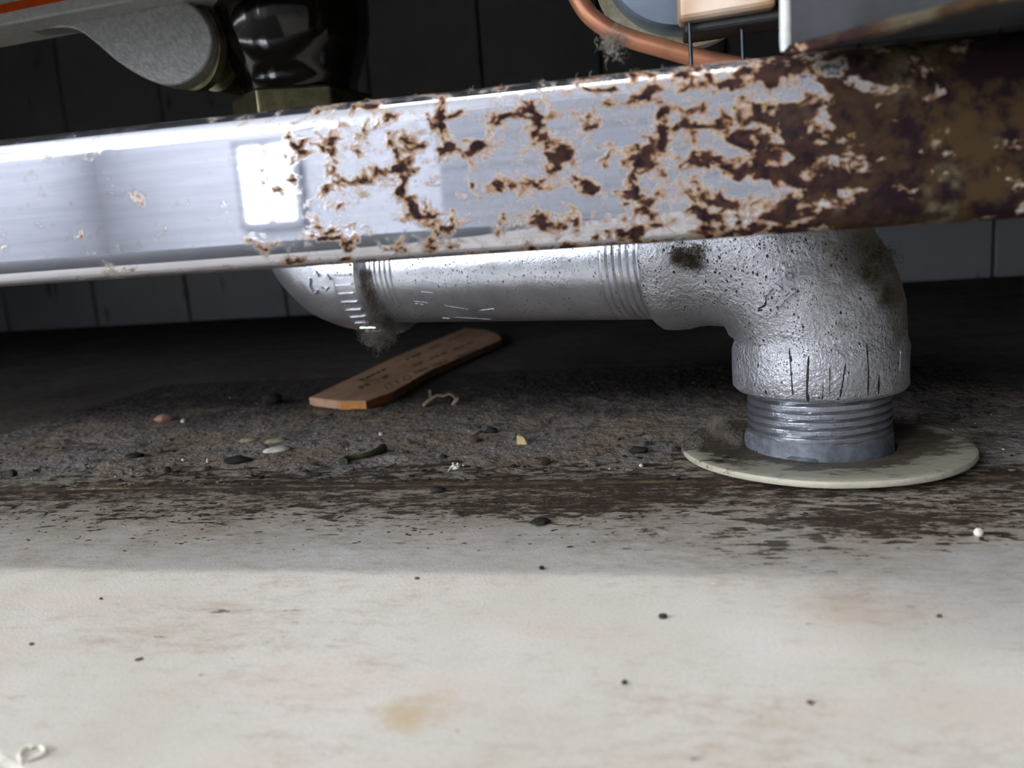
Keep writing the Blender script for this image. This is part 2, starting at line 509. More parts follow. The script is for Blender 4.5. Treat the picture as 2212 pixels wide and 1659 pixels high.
# back wall with real tiles
WY = 878.0
wb = mk('wall_back', *boxvf(-3200, 2500, WY, WY+60, -10, 2600), 'grout', kind='structure', smooth=False)
PT, GAP = 125.0, 3.0
PH = 208.0
tv, tf = boxvf(0, PT-GAP, -6, 1, 0, PH-GAP)
tile_me = None
for row in range(3):
    for colm in range(-4, 9):
        x = -554+colm*PT+GAP/2
        z = 2+row*PH
        if tile_me is None:
            t_ = mk('tile', [(a, b, c_) for a, b, c_ in tv], tf, 'tile', wb, smooth=False)
            bevel(t_, 1.2); tile_me = t_.data
        else:
            t_ = bpy.data.objects.new('tile', tile_me)
            COL.objects.link(t_); t_.parent = wb; bevel(t_, 1.2)
        t_.location = V((x, WY, z))*MM
# the kitchen behind the photographer
mk('wall_left', *boxvf(-3260, -3200, -4000, WY, -10, 2600), 'paint', kind='structure', smooth=False)
mk('wall_right', *boxvf(2500, 2560, -4000, WY, -10, 2600), 'paintdark', kind='structure', smooth=False)
mk('wall_rear', *boxvf(-3260, 2560, -4060, -4000, -10, 2600), 'paint', kind='structure', smooth=False)
mk('ceiling', *boxvf(-3260, 2560, -4060, WY+60, 2600, 2660), 'ceil', kind='structure', smooth=False)
def window(name, x0, x1, z0, z1, mat, nx, plane, side=False):
    def B(a0, a1, d0, d1, c0, c1):
        if side: return boxvf(plane+d0, plane+d1, a0, a1, c0, c1)
        return boxvf(a0, a1, plane+d0, plane+d1, c0, c1)
    mb = MB()
    for a in ((x0-40, x0, z0-40, z1+40), (x1, x1+40, z0-40, z1+40), (x0, x1, z0-40, z0), (x0, x1, z1, z1+40)):
        mb.add(B(a[0], a[1], 2, 45, a[2], a[3]))
    for i in range(1, nx):
        c_ = x0+(x1-x0)*i/nx
        mb.add(B(c_-18, c_+18, 2, 40, z0, z1))
    w = mk(name, mb.v, mb.f, 'frame', kind='structure', smooth=False)
    for i in range(nx):
        a0 = x0+(x1-x0)*i/nx+(18 if i else 0); a1 = x0+(x1-x0)*(i+1)/nx-(18 if i < nx-1 else 0)
        mk('pane', *B(a0, a1, 6, 14, z0, z1), mat, w, smooth=False)
window('window_1', -2270, -1980, 285, 690, 'pane_low', 2, -4000)
window('window_2', -3120, -2000, 1250, 2350, 'pane_high', 2, -4000)
window('window_3', -2500, -500, 250, 2200, 'pane_side', 3, -3200, True)

# grey ribbed panel, added unseen to darken what the rail reflects
mb = MB().add(boxvf(-1150, 2450, -4000, -3985, 0, 2150))
for i in range(14):
    mb.add(boxvf(-1150, 2450, -3985, -3975, 40+i*150, 150+i*150))
mk('reflection_panel_1', mb.v, mb.f, 'reflect_grey', kind='structure', smooth=False)

# ceiling lamp: housing and two tubes
lamp = empty('ceiling_lamp', (-150, -90, 2590), 'long white tube lamp under the ceiling in front of the stove', 'lamp')
mk('housing', *boxvf(-900, 600, -170, -10, 2540, 2600), 'castlight', lamp, smooth=False)
for dy in (-30, 30):
    mk('tube', *tubevf([(-860, -90+dy, 2515), (560, -90+dy, 2515)], 18, 16), 'lamp', lamp)

# ================================================================== STOVE BASE
stove = empty('stove', (-250, 150, 0), 'rust-spotted stainless steel stove base with a square rail running across the picture', 'stove')
RY0, RY1, RZ0, RZ1, RC = 150.0, 180.0, 67.0, 97.6, 5.0
prof = []
for cy, cz, a0 in ((RY1-RC, RZ1-RC, 0), (RY0+RC, RZ1-RC, 90), (RY0+RC, RZ0+RC, 180), (RY1-RC, RZ0+RC, 270)):
    for k in range(9):
        a = radians(a0+90*k/8)
        prof.append((cy+RC*cos(a), cz+RC*sin(a)))
    a = radians(a0+90)          # keep the flats flat: extra rows beside the rounded corners
    tx, tz = -sin(a), cos(a)
    for q in (0.4, 0.8):
        prof.append((cy+RC*cos(a)+tx*q, cz+RC*sin(a)+tz*q))
    for q in (0.8, 0.4):
        L_ = (RY1-RY0-2*RC) if abs(tx) > 0.5 else (RZ1-RZ0-2*RC)
        prof.append((cy+RC*cos(a)+tx*(L_-q), cz+RC*sin(a)+tz*(L_-q)))
xs = [-900+i*8 for i in range(int(1320/8)+1)]
v, f = [], []
n = len(prof)
for x in xs:
    for (y, z) in prof:
        w = 0.18*mnoise.noise(V((x*0.02, y*0.05, z*0.05)))
        v.append((x, y+w*0.4, z+w))
for i in range(len(xs)-1):
    for k in range(n):
        a, b = i*n+k, i*n+(k+1) % n
        f.append((a, b, b+n, a+n))
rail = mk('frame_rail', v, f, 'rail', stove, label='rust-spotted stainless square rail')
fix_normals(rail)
# unseen stove body above and its sides, added and sized to block light
mk('front_shade_panel', *boxvf(-900, 45, 152, 154, 168, 800), 'panel', stove, smooth=False)
mk('shade_underside', *boxvf(-900, 420, 152, 868, 420, 424), 'panel', stove, smooth=False)
for x in (-902, 420):
    mk('side_shade_panel', *boxvf(x, x+2, 152, 868, 3, 800), 'panel', stove, smooth=False)
    for y in (160, 850):
        mk('leg', *tubevf([(x+ (12 if x < 0 else -10), y, 0), (x+(12 if x < 0 else -10), y, 75)], [16, 13], 16), 'panel', stove)
# the folded steel box that juts out on the right, its lower hem rusted
P0, P1 = V((21.3, 147.6, 0)), V((50, 124, 0))
poly = [(P0.x, P0.y), (P1.x, P1.y), (78, 117), (420, 117), (420, 149), (60, 149), (P0.x+1.4, P0.y+1.4)]
jut = mk('corner_box', *prismvf(poly, 97.2, 420), 'panel', stove, smooth=False, label='dark sheet-steel box jutting out over the right end of the rail')
bevel(jut, 0.8, 3)
mb = MB()
random.seed(4)
hp = [V((P0.x+0.6, P0.y-0.2, 97)), V((30, 139.6, 96.8)), V((40, 131.5, 96.9)), V((50, 123.6, 97)), V((78, 116.6, 97)), V((200, 116.6, 97))]
hp = smooth_path(hp, 5)
mb.add(tubevf(hp, [0.9+0.35*random.random() for _ in hp], 8))
MT['hem'] = rust_steel('rusted_hem', steel=(0.5, 0.5, 0.47), bias=0.05)
mk('hem', mb.v, mb.f, 'hem', jut, label='rusty rolled lower edge')
mk('edge_strip', *tubevf([(P0.x+0.3, P0.y-0.1, z) for z in (97.0, 98.5, 110, 140, 200)], [0.9, 1.05, 0.95, 0.95, 0.95], 10), 'castlight', jut, label='rolled upright edge, coloured bright as if lit')  # pale strip paints in the highlight along the box edge

# ================================================================== GAS PIPE RUN
AX = V((44.3, 246.5, 0)); TH = radians(20); ZA = 61.5
u = V((-cos(TH), sin(TH), 0)); Zv = V((0, 0, 1)); Nn = Zv.cross(u)
R_P, RB = 20.2, 26.0
pipe = empty('gas_pipe', AX, 'silver-painted threaded steel gas pipe with two cast elbows rising from the floor', 'pipe')
def threaded(name, P, T, N, L, zones, R=R_P, pitch=2.31, depth=0.85, seg=80, step=0.22, coarse=3.0, parent=None, mat='thread'):
    """round pipe of length L along T with helical threads in zones [(s0, s1)]"""
    P, T, N = V(P), V(T).normalized(), V(N).normalized()
    B = T.cross(N)
    ss, x = [], 0.0
    while x < L:
        ss.append(x)
        x += step if any(a-0.4 <= x <= b+0.4 for a, b in zones) else coarse
        for a, b in zones:
            if ss[-1] < a-0.4 < x: x = a-0.4+1e-4
    ss.append(L)
    v, f = [], []
    for q in ss:
        for k in range(seg):
            t = 2*pi*k/seg
            r = R
            for a, b in zones:
                if a <= q <= b:
                    ph = ((q-a)/pitch-t/(2*pi)) % 1.0
                    tri = 1-abs(2*ph-1)
                    fade = min(1, (q-a)/1.2, (b-q)/1.2)
                    pt = P+T*q+(N*cos(t)+B*sin(t))*R
                    wear = 0.75+0.5*mnoise.noise(pt*0.25)
                    r = R-depth*fade*wear*(1-min(1, tri*2.6))
            r += 0.06*mnoise.noise((P+T*q+(N*cos(t)+B*sin(t))*R)*0.3)
            v.append(P+T*q+(N*cos(t)+B*sin(t))*r)
    for i in range(len(ss)-1):
        for k in range(seg):
            a, b = i*seg+k, i*seg+(k+1) % seg
            f.append((a, b, b+seg, a+seg))
    f.append(tuple(range(seg-1, -1, -1))); f.append(tuple(range((len(ss)-1)*seg, len(ss)*seg)))
    return mk(name, v, f, mat, parent)
# upright nipple
threaded('threaded_nipple', AX+Zv*0.5, Zv, u, 30, [(6.5, 21.5)], parent=pipe, depth=1.15)
# sealant skirt at its foot
ss_v, ss_f = [], []
rings = [(2.6, 20.9), (3.4, 20.8), (5.0, 20.6), (7.0, 20.5), (8.2, 20.35), (8.5, 19.6)]
nn = 90
for iz, (z, r) in enumerate(rings):
    for k in range(nn):
        t = 2*pi*k/nn
        d = V((cos(t), sin(t), 0))
        lump = 0.35*mnoise.noise(d*4+V((0, 0, z*0.4)))
        a = (t-radians(186)+pi) % (2*pi)-pi       # lump on the left
        lump += 1.5*exp(-(a/0.16)**2)*max(0, 1-abs(z-6)/3.2)
        zz = z+(0.9*mnoise.noise(d*5+V((7, 0, 0))) if iz >= 3 else 0)
        ss_v.append(AX+d*(r+lump)+Zv*zz)
for i in range(len(rings)-1):
    for k in range(nn):
        a, b = i*nn+k, i*nn+(k+1) % nn
        ss_f.append((a, b, b+nn, a+nn))
seal = mk('sealant_skirt', ss_v, ss_f, 'sealant', pipe, label='blue-grey sealant smeared round the pipe foot')

def arc_elbow(C, d_in, d_out, prof_in, prof_mid, prof_out, n=64, jit=0.25, seed=0):
    """C: corner of the two axes; d_in points from the first mouth to C; d_out from C to the second mouth.
       prof_in: (distance from C, radius) shrinking to RB; prof_out likewise growing"""
    N = V(d_in).cross(V(d_out)).normalized()
    path = [(C-d_in*s_, d_in, r) for s_, r in prof_in]
    ctr = C-d_in*RB+d_out*RB
    m_ = 16
    for k in range(m_+1):
        a = (pi/2)*k/m_
        P = ctr-d_out*RB*cos(a)+d_in*RB*sin(a)
        T = d_in*cos(a)+d_out*sin(a)
        path.append((P, T, prof_mid(k/m_)))
    path += [(C+d_out*s_, d_out, r) for s_, r in prof_out]
    return sweepvf(path, N, n, True, jit, seed)
C1 = AX+Zv*ZA
e1 = arc_elbow(C1, Zv, u,
    [(41.0, 22.6), (40.6, 23.6), (39.6, 24.3), (34, 24.4), (28.5, 24.35), (27.2, 24.0)],
    lambda t: 23.6+1.5*sin(pi*t)-0.9*t,
    [(28, 22.5), (31, 22.2), (35, 22.5), (38, 23.3), (42, 23.6), (45, 23.5), (46, 22.9), (46.4, 21.6)], jit=0.5, seed=3)
elbow1 = mk('elbow', *e1, 'elbow', pipe, label='large pitted silver elbow above the floor flange')
fix_normals(elbow1)
# horizontal pipe
HP0 = C1+u*40
hpipe = threaded('horizontal_pipe', HP0, u, Zv, 119, [(6.5, 20), (99, 114)], parent=pipe, depth=0.8, mat='silver')
# second elbow, turning up
C2 = C1+u*193
prof2_in = [(40.0, 21.4), (39.6, 23.0), (38.6, 24.2), (30, 24.4), (28.6, 24.2), (28.2, 23.1), (27, 23.0)]
e2 = arc_elbow(C2, u, Zv, prof2_in, lambda t: 23.2+0.3*sin(pi*t), [(28, 23.4), (29, 24.3), (40, 24.3), (41, 23)], jit=0.4, seed=9)
elbow2 = mk('elbow', *e2, 'silver', pipe, label='further silver elbow with ribbed collar, turning up behind the rail')
fix_normals(elbow2)
# ribs on its collar
mb = MB()
Nz = u.cross(Zv).normalized()
for k in range(44):
    t = 2*pi*k/44
    d = Nz*cos(t)+Zv*sin(t)
    e = (-Nz*sin(t)+Zv*cos(t))
    a0 = C2-u*37.5+d*24.0; a1 = C2-u*30.0+d*24.0
    w = 0.55
    mb.add(([a0-e*w, a0+e*w, a0+e*w*0.5+d*0.95, a0-e*w*0.5+d*0.95, a1-e*w, a1+e*w, a1+e*w*0.5+d*0.95, a1-e*w*0.5+d*0.95],
            [(3, 2, 1, 0), (4, 5, 6, 7), (0, 1, 5, 4), (1, 2, 6, 5), (2, 3, 7, 6), (3, 0, 4, 7)]))
mk('collar_ribs', mb.v, mb.f, 'ribs', elbow2, smooth=False)
# riser to the valve
threaded('riser_pipe', C2+Zv*36, Zv, u, 40, [(5, 16)], parent=pipe, depth=0.6, mat='silver')

# marks that lie on the castings: found by looking along a line of sight onto the built surface
def bvh_of(o):
    b = V(o['_b'])
    return BVHTree.FromPolygons([vv.co/MM+b for vv in o.data.vertices], [tuple(p.vertices) for p in o.data.polygons])
BV1, BV2, BVN, BVH = bvh_of(elbow1), bvh_of(elbow2), bvh_of(seal), bvh_of(hpipe)
def hit(bv, px, py):
    d = ray(px, py).normalized()
    r_ = bv.ray_cast(CAMP, d)
    return r_[0], r_[1]
def stroke(bv, pix, w, lift=0.05, mb=None, m_=5, thick=0.25):
    """raised ribbon that follows the surface under the given picture line; w half-width"""
    pts = []
    for i in range(len(pix)-1):
        for k in range(m_):
            t = k/m_
            pts.append((pix[i][0]*(1-t)+pix[i+1][0]*t, pix[i][1]*(1-t)+pix[i+1][1]*t))
    pts.append(pix[-1])
    hs = [hit(bv, *p) for p in pts]
    hs = [(p, nn_) for p, nn_ in hs if p is not None]
    if len(hs) < 2: return
    v = []
    for i, (p, nn_) in enumerate(hs):
        if nn_.dot(CAMP-p) < 0: nn_ = -nn_
        T = (hs[min(i+1, len(hs)-1)][0]-hs[max(i-1, 0)][0]).normalized()
        S = T.cross(nn_).normalized()
        ww = w*(0.35 if i in (0, len(hs)-1) else 1)*(0.75+0.5*random.random())
        v += [p-S*ww-nn_*0.3, p-S*ww*0.7+nn_*(lift+thick), p+S*ww*0.7+nn_*(lift+thick), p+S*ww-nn_*0.3]
    f = []
    for i in range(len(hs)-1):
        for k in range(4):
            a, b = i*4+k, i*4+(k+1) % 4
            f.append((a, a+4, b+4, b))
    f += [(0, 1, 2, 3), tuple(4*(len(hs)-1)+k for k in (3, 2, 1, 0))]
    mb.add((v, f))
random.seed(11)
mb = MB()
for pix, w in (([(1705, 752), (1708, 790), (1713, 862)], 0.22), ([(1747, 768), (1745, 800), (1742, 874)], 0.36),
               ([(1827, 785), (1820, 830), (1812, 870)], 0.26), ([(1872, 742), (1876, 800), (1875, 855)], 0.24),
               ([(1899, 810), (1897, 862)], 0.42), ([(1793, 790), (1792, 858)], 0.14), ([(1778, 830), (1777, 862)], 0.12),
               ([(1708, 768), (1709, 782)], 0.42), ([(1652, 838), (1656, 852)], 0.55), ([(1744, 848), (1746, 872)], 0.6),
               ([(1568, 603), (1573, 610)], 0.3), ([(1637, 668), (1652, 660), (1655, 650)], 0.35), ([(1636, 672), (1648, 669)], 0.35)):
    stroke(BV1, pix, w, 0.0, mb, thick=0.06)
mk('tool_gouges', mb.v, mb.f, 'black', elbow1, label='dark gouges cut into the collar')
mb = MB()
for pix, w in (([(1633, 790), (1640, 822)], 0.12), ([(1637, 783), (1632, 835)], 0.1), ([(1580, 765), (1583, 840)], 0.12),
               ([(1947, 745), (1944, 800)], 0.12), ([(1588, 742), (1597, 752)], 0.25), ([(1606, 800), (1607, 840)], 0.08), ([(1618, 790), (1617, 850)], 0.08)):
    stroke(BV1, pix, w, 0.0, mb, thick=0.06)
mk('bright_scratches', mb.v, mb.f, 'glint', elbow1, kind='stuff')
mb = MB()
for pix, w in (([(1649, 645), (1661, 629), (1669, 622)], 0.7), ([(1676, 664), (1694, 645), (1719, 624)], 0.75), ([(1672, 614), (1690, 628)], 0.7),
               ([(1700, 588), (1708, 602)], 1.0)):
    stroke(BV1, pix, w, 0.0, mb, thick=0.8)
mk('cast_mark', mb.v, mb.f, 'elbow', elbow1)
mb = MB()
for pix, w in (([(670, 600), (669, 618), (677, 630), (687, 628)], 0.75), ([(681, 588), (690, 596)], 0.8), ([(706, 592), (714, 604)], 0.6), ([(696, 621), (703, 626), (710, 621)], 0.6)):
    stroke(BV2, pix, w, 0.0, mb, thick=0.9)
mk('cast_mark', mb.v, mb.f, 'silver', elbow2)
mb = MB()
for pix, w in (([(1700, 990), (1725, 994), (1768, 997)], 1.0), ([(1628, 972), (1632, 984), (1636, 973)], 0.3), ([(1670, 992), (1690, 990)], 0.6)):
    stroke(BVN, pix, w, 0.0, mb, thick=0.1)
mk('bare_patch', mb.v, mb.f, 'bare', seal, label='dark chipped patch in the sealant')
mb = MB()
for pix, w in (([(896, 651), (924, 655)], 0.30), ([(897, 656), (915, 658)], 0.2), ([(1034, 672), (1067, 667)], 0.3), ([(956, 687), (972, 688)], 0.15),
               ([(910, 630), (935, 633)], 0.12), ([(980, 685), (1060, 690)], 0.08), ([(960, 660), (1010, 668)], 0.08)):
    stroke(BVH, pix, w, 0.0, mb, thick=0.08)
mk('bright_scratches', mb.v, mb.f, 'glint', hpipe, kind='stuff')
mb = MB()
for k in range(150):
    px = random.uniform(880, 1325); py = 555+abs(random.gauss(0, 38)) - (px-880)*0.03
    L_ = random.uniform(2, 9); a = random.gauss(1.3, 0.5)
    stroke(BVH, [(px, py), (px+L_*cos(a), py+L_*sin(a))], random.uniform(0.05, 0.16), 0.0, mb, 2, 0.03)
mk('paint_chips', mb.v, mb.f, 'black', hpipe, kind='stuff')

# floor flange (cream disc)
v, f = [], []
FP = [(20.6, 3.0), (20.8, 3.2), (30, 3.5), (37, 3.7), (39.9, 3.75), (40.7, 3.55), (41.0, 3.1), (41.0, 2.2), (40.7, 1.8), (40, 1.7), (39, 1.8), (30, 1.8), (20.6, 1.6)]
nn = 128
for r, z in FP:
    for k in range(nn):
        t = 2*pi*k/nn
        x, y = r*cos(t), r*sin(t)
        zz = z + 0.012*(-y)*(r/41) + 0.10*mnoise.noise(V((x*0.05, y*0.05, 2)))
        zz = max(zz, 0.25)
        v.append((AX.x+0.8+x, AX.y-0.3+y, zz))
m_ = len(FP)
for i in range(m_):
    for k in range(nn):
        a, b = i*nn+k, i*nn+(k+1) % nn
        c_, d = ((i+1) % m_)*nn+k, ((i+1) % m_)*nn+(k+1) % nn
        f.append((a, b, d, c_))
fo = mk('floor_flange', v, f, 'flange', base=(AX.x+0.8, AX.y-0.3, 0), label='round cream plastic floor flange around the foot of the gas pipe', cat='pipe flange')
fix_normals(fo)

# ================================================================== VALVE ON THE RISER
VB = V((C2.x, C2.y, 118))
valve = empty('gas_valve', VB, 'grey lever gas valve with orange-striped handle at upper left behind the rail', 'valve')
def lathe(axis_p, prof_, n=40):
    path = [(V(axis_p)+Zv*z, Zv, r) for z, r in prof_]
    return sweepvf(path, (1, 0, 0), n, True)
def hexnut(P, z0, z1, r):
    pts = [(P.x+r*cos(pi/3*k+0.3), P.y+r*sin(pi/3*k+0.3)) for k in range(6)]
    return prismvf(pts, z0, z1)
o = mk('lower_nut', *hexnut(VB, 117, 131, 27), 'brass', valve, smooth=False); bevel(o, 1.2, 3)
mk('body', *lathe((VB.x, VB.y, 0), [(128, 20), (131, 22), (135, 22.5), (140, 24.5), (146, 27), (154, 29), (164, 29.5), (174, 28.5), (184, 25), (192, 21), (200, 20)], 48), 'bronze', valve)
o = mk('upper_nut', *hexnut(VB, 196, 212, 27), 'brass', valve, smooth=False); bevel(o, 1.2, 3)
mk('outlet_pipe', *tubevf([(VB.x, VB.y, 208), (VB.x, VB.y, 419.5)], R_P, 32), 'silver', valve)
HUBC = at(368, 92, 284)
stem = V((0.32, 0.95, 0)).normalized()
Ns = stem.cross(Zv).normalized()
mk('hub', *sweepvf([(HUBC+stem*q, stem, r) for q, r in ((8.6, 15.0), (9, 15.6), (12, 15.8), (13, 14.5), (13.2, 12), (20, 12), (20.2, 14.5), (34, 14.5))], Zv, 48), 'brass', valve)
prof_px = [(-300, 140), (-120, 102), (0, 79), (90, 63), (140, 60), (172, 68), (205, 92), (250, 131), (300, 163), (345, 182), (378, 184), (410, 172), (438, 147), (454, 114), (458, 82), (446, 46), (422, 18), (390, -4), (340, -30), (-300, 60)]
pr_ = smooth_path([at(x, y, 284) for x, y in prof_px[:-1]], 4)+[at(-300, 60, 284)]
lev = mk('lever', *extrvf(pr_, (0, 9, 0)), 'cast', valve, label='grey die-cast lever arm')
fix_normals(lev); bevel(lev, 0.7, 2, 50)
a0, a1 = at(-300, 114, 274), at(420, -24, 274)
upv = V((0, 0, 17))
fg = mk('lever_flange', *extrvf([a0, a1, a1+upv, a0+upv], (0, 22, 0)), 'castlight', lev, smooth=False)
fix_normals(fg); bevel(fg, 0.8, 2)
b0, b1 = at(-300, 92, 274), at(420, -57, 274)
st_ = V((0, 0, 2.9))
so = mk('orange_stripe', *extrvf([b0+V((0, -.3, 0)), b1+V((0, -.3, 0)), b1+st_+V((0, -.3, 0)), b0+st_+V((0, -.3, 0))], (0, 0.6, 0)), 'orange', lev, smooth=False)
fix_normals(so)

# ================================================================== THINGS HANGING ABOVE THE RAIL
cp = [at(1180, -420, 236), at(1200, -220, 236), at(1228, -60, 236), at(1262, 18, 235), at(1306, 58, 234), at(1362, 84, 233), at(1430, 104, 232), at(1520, 128, 231), at(1640, 150, 230), at(1800, 160, 228)]
cp = [V((cp[0].x-3, cp[0].y+4, 419.5))]+cp
mk('copper_tube', *tubevf(smooth_path(cp, 6), 2.5, 14), 'copper', base=cp[-1], label='thin copper tube curving down to the top of the rail', cat='tube')
RGC = at(1472, -112, 240)
reg = empty('gas_regulator', RGC, 'blue-grey round regulator with cream gasket behind the rail beside the copper tube', 'regulator')
def ylathe(C, prof_, n=56, wob=0.0):
    path = [(V((C.x, y, C.z)), V((0, 1, 0)), r) for y, r in prof_]
    return sweepvf(path, (1, 0, 0), n, True, wob)
mk('housing', *ylathe(RGC, [(231, 4), (231.3, 12), (232.2, 18), (234, 20.8), (237, 21.6), (243, 21.8)]), 'bluegrey', reg)
mk('gasket', *ylathe(RGC, [(243, 23.5), (243.2, 25.2), (246, 25.4), (247, 24.5)], wob=1.2), 'cream', reg)
mk('hanger', *boxvf(RGC.x-5, RGC.x+5, 244, 254, RGC.z, 419.5), 'cast', reg, smooth=False)
bx = [at(1465, 48, 216), at(1680, 13, 208)]
br = empty('rusty_bracket', (bx[0].x, 216, bx[0].z), 'rust-brown metal bracket hanging over the rail left of the steel box', 'bracket')
MT['rustplate'] = None
M = Mat('rust_brown_plate')
nz = M.noise(160, 4, 0.6, M.pos()); nz2 = M.noise(45, 2, 0.5, M.pos())
MT['rustplate'] = M.out(M.mix(M.ramp(nz2, 0.35, 0.65), M.mix(nz, (0.30, 0.13, 0.05), (0.62, 0.42, 0.26)), (0.70, 0.55, 0.42)), 0.45, 0.25, M.bump(nz, 0.3, 0.0006))
o = mk('plate', *extrvf([bx[0], bx[1], V((bx[1].x, bx[1].y, 419.5)), V((bx[0].x, bx[0].y, 419.5))], (0, 8, 0)), 'rustplate', br, smooth=False)
fix_normals(o); bevel(o, 1.5, 3)
q0, q1 = at(1478, 74, 219), at(1700, 40, 211)
o = mk('dark_block', *extrvf([q0, q1, q1+V((0, 0, 7)), q0+V((0, 0, 7))], (0, 12, 0)), 'black', br, smooth=False)
fix_normals(o); bevel(o, 0.8)
for px in (1490, 1602):
    a = at(px, 66, 218)
    mk('pin', *tubevf([a+V((0, 0, 6)), V((a.x, a.y-4, 100)), V((a.x+0.5, a.y-16, 97.6))], 0.5, 8), 'bare', br)

# ================================================================== DEBRIS UNDER THE STOVE
# wooden stick
TZ = 4.2
top = [fl(667, 858, TZ), fl(735, 866, TZ), fl(790, 866, TZ), fl(846, 848, TZ), fl(930, 800, TZ), fl(1084, 733, TZ), fl(1078, 722, TZ), fl(1050, 712, TZ), fl(1005, 708, TZ), fl(850, 772, TZ)]
tb = V((top[1].x, top[1].y, 0))
stick = mk('wooden_stick', *extrvf([V((p.x, p.y, TZ)) for p in top], (0, 0, -TZ+0.1)), 'wood', base=tb, smooth=False, label='orange-brown wooden stick with faded printed lines lying on the dusty floor', cat='stick')
fix_normals(stick); bevel(stick, 0.5, 2)
fr = [fl(724, 866, TZ-0.3), fl(848, 850, TZ-0.3), V((0, 0, 0)), V((0, 0, 0))]
e_a, e_b, e_c = V((top[1].x, top[1].y, 0)), V((top[2].x, top[2].y, 0)), V((top[3].x, top[3].y, 0))
out_ = V((0.2, -0.35, 0))
mb = MB().add(extrvf([e_a+out_+Zv*(TZ-0.5), e_b+out_+Zv*(TZ-0.5), e_b+out_+Zv*0.3, e_a+out_+Zv*0.3], (-0.2, 0.5, 0)))
mb.add(extrvf([e_b+out_+Zv*(TZ-0.5), e_c+out_+Zv*(TZ-0.5), e_c+out_+Zv*0.3, e_b+out_+Zv*0.3], (-0.2, 0.5, 0)))
eo = mk('cut_end', mb.v, mb.f, 'woodend', stick, smooth=False, label='raw orange cut end'); fix_normals(eo)
# printed rows: short worn marks and the few letters that can still be read
MT['ink'] = simple('faded_ink', (0.10, 0.075, 0.03), 0.8)
random.seed(5)
mb = MB()
def row(p0, p1, hpx, spans):
    for t0, t1 in spans:
        k = max(1, int((t1-t0)*22))
        for i in range(k):
            a = t0+(t1-t0)*i/k; b = a+(t1-t0)/k*random.uniform(0.5, 0.9)
            q = []
            for t, s_ in ((a, -1), (b, -1), (b, 1), (a, 1)):
                x = p0[0]+(p1[0]-p0[0])*t; y = p0[1]+(p1[1]-p0[1])*t
                hh = hpx*(1-0.55*t)*random.uniform(0.6, 1.0)
                q.append(fl(x+s_*hh*0.9, y+s_*hh*0.35, TZ))
            mb.add(extrvf([V((p.x, p.y, TZ+0.02)) for p in q], (0, 0, 0.06)))
row((778, 822), (1000, 722), 5, [(0.0, 0.26), (0.45, 0.6), (0.68, 0.8), (0.86, 1.0)])
row((775, 838), (1030, 735), 6, [(0.0, 0.11), (0.2, 0.28), (0.46, 0.56), (0.6, 0.75), (0.8, 0.98)])
row((895, 805), (1040, 752), 5, [(0.0, 0.2), (0.28, 0.5), (0.6, 0.95)])
po = mk('printed_lines', mb.v, mb.f, 'ink', stick, smooth=False, label='faded dark print'); fix_normals(po)
tc = bpy.data.curves.new('print', 'FONT'); tc.body = 'ITY O'; tc.size = 1.0
to = bpy.data.objects.new('print', tc); COL.objects.link(to)
dg = bpy.context.evaluated_depsgraph_get()
tm = to.evaluated_get(dg).to_mesh()
tvs = [vv.co.copy() for vv in tm.vertices]; tfs = [tuple(p.vertices) for p in tm.polygons]
to.evaluated_get(dg).to_mesh_clear(); bpy.data.objects.remove(to, do_unlink=True)
o_, ax_, ay_ = fl(836, 842, TZ), fl(892, 816, TZ), fl(826, 832, TZ)
wx = max(vv.x for vv in tvs); ex = (ax_-o_)/wx; ey = (ay_-o_)*1.3
mk('printed_letters', [o_+ex*vv.x+ey*vv.y+Zv*0.06 for vv in tvs], tfs, 'ink', stick, smooth=False)

# pieces, each one its own thing
MT['c_black'] = simple('black_crumb', (0.02, 0.018, 0.016), 0.8)
MT['c_brown'] = simple('brown_crumb', (0.09, 0.055, 0.03), 0.85)
MT['c_yellow'] = simple('pale_yellow_crumb', (0.72, 0.58, 0.27), 0.7, 0, 0.12)
MT['c_white'] = simple('white_flake', (0.80, 0.76, 0.66), 0.6)
MT['c_pink'] = simple('pinkish_crumb', (0.50, 0.28, 0.20), 0.8)
MT['c_husk'] = simple('straw_husk', (0.42, 0.36, 0.22), 0.7)
MT['c_green'] = simple('dark_green_stem', (0.05, 0.055, 0.022), 0.75)
MT['c_grey'] = simple('grey_dust_crumb', (0.17, 0.15, 0.14), 0.95)
MT['c_tan'] = simple('tan_shell', (0.30, 0.22, 0.14), 0.7)
ICO = None
def ico():
    global ICO
    if ICO is None:
        bm = bmesh.new(); bmesh.ops.create_icosphere(bm, subdivisions=2, radius=1)
        bm.verts.ensure_lookup_table()
        ICO = ([vv.co.copy() for vv in bm.verts], [tuple(q.index for q in ff.verts) for ff in bm.faces])
        bm.free()
    return ICO
def lumpvf(c, sx, sy, sz, ang=0, jag=0.3, seed=0):
    v0, f0 = ico(); out = []
    ca, sa = cos(ang), sin(ang)
    for p in v0:
        k = 1+jag*mnoise.noise(p*1.3+V((seed*3.7, seed*1.3, 0)))
        x, y, z = p.x*sx*k, p.y*sy*k, p.z*sz*k
        out.append(V((c[0]+x*ca-y*sa, c[1]+x*sa+y*ca, c[2]+z)))
    return out, f0
sd = 0
def lump(name, px, py, w, d, h, mat, label, cat, ang=0, jag=0.35, group=None, z0=0.0):
    global sd
    sd += 1
    c = fl(px, py, z0+h*0.4)
    c.z = z0+h*0.85
    return mk(name, *lumpvf(c, w, d, h, ang, jag, sd), mat, base=(c.x, c.y, z0), label=label, cat=cat, group=group)
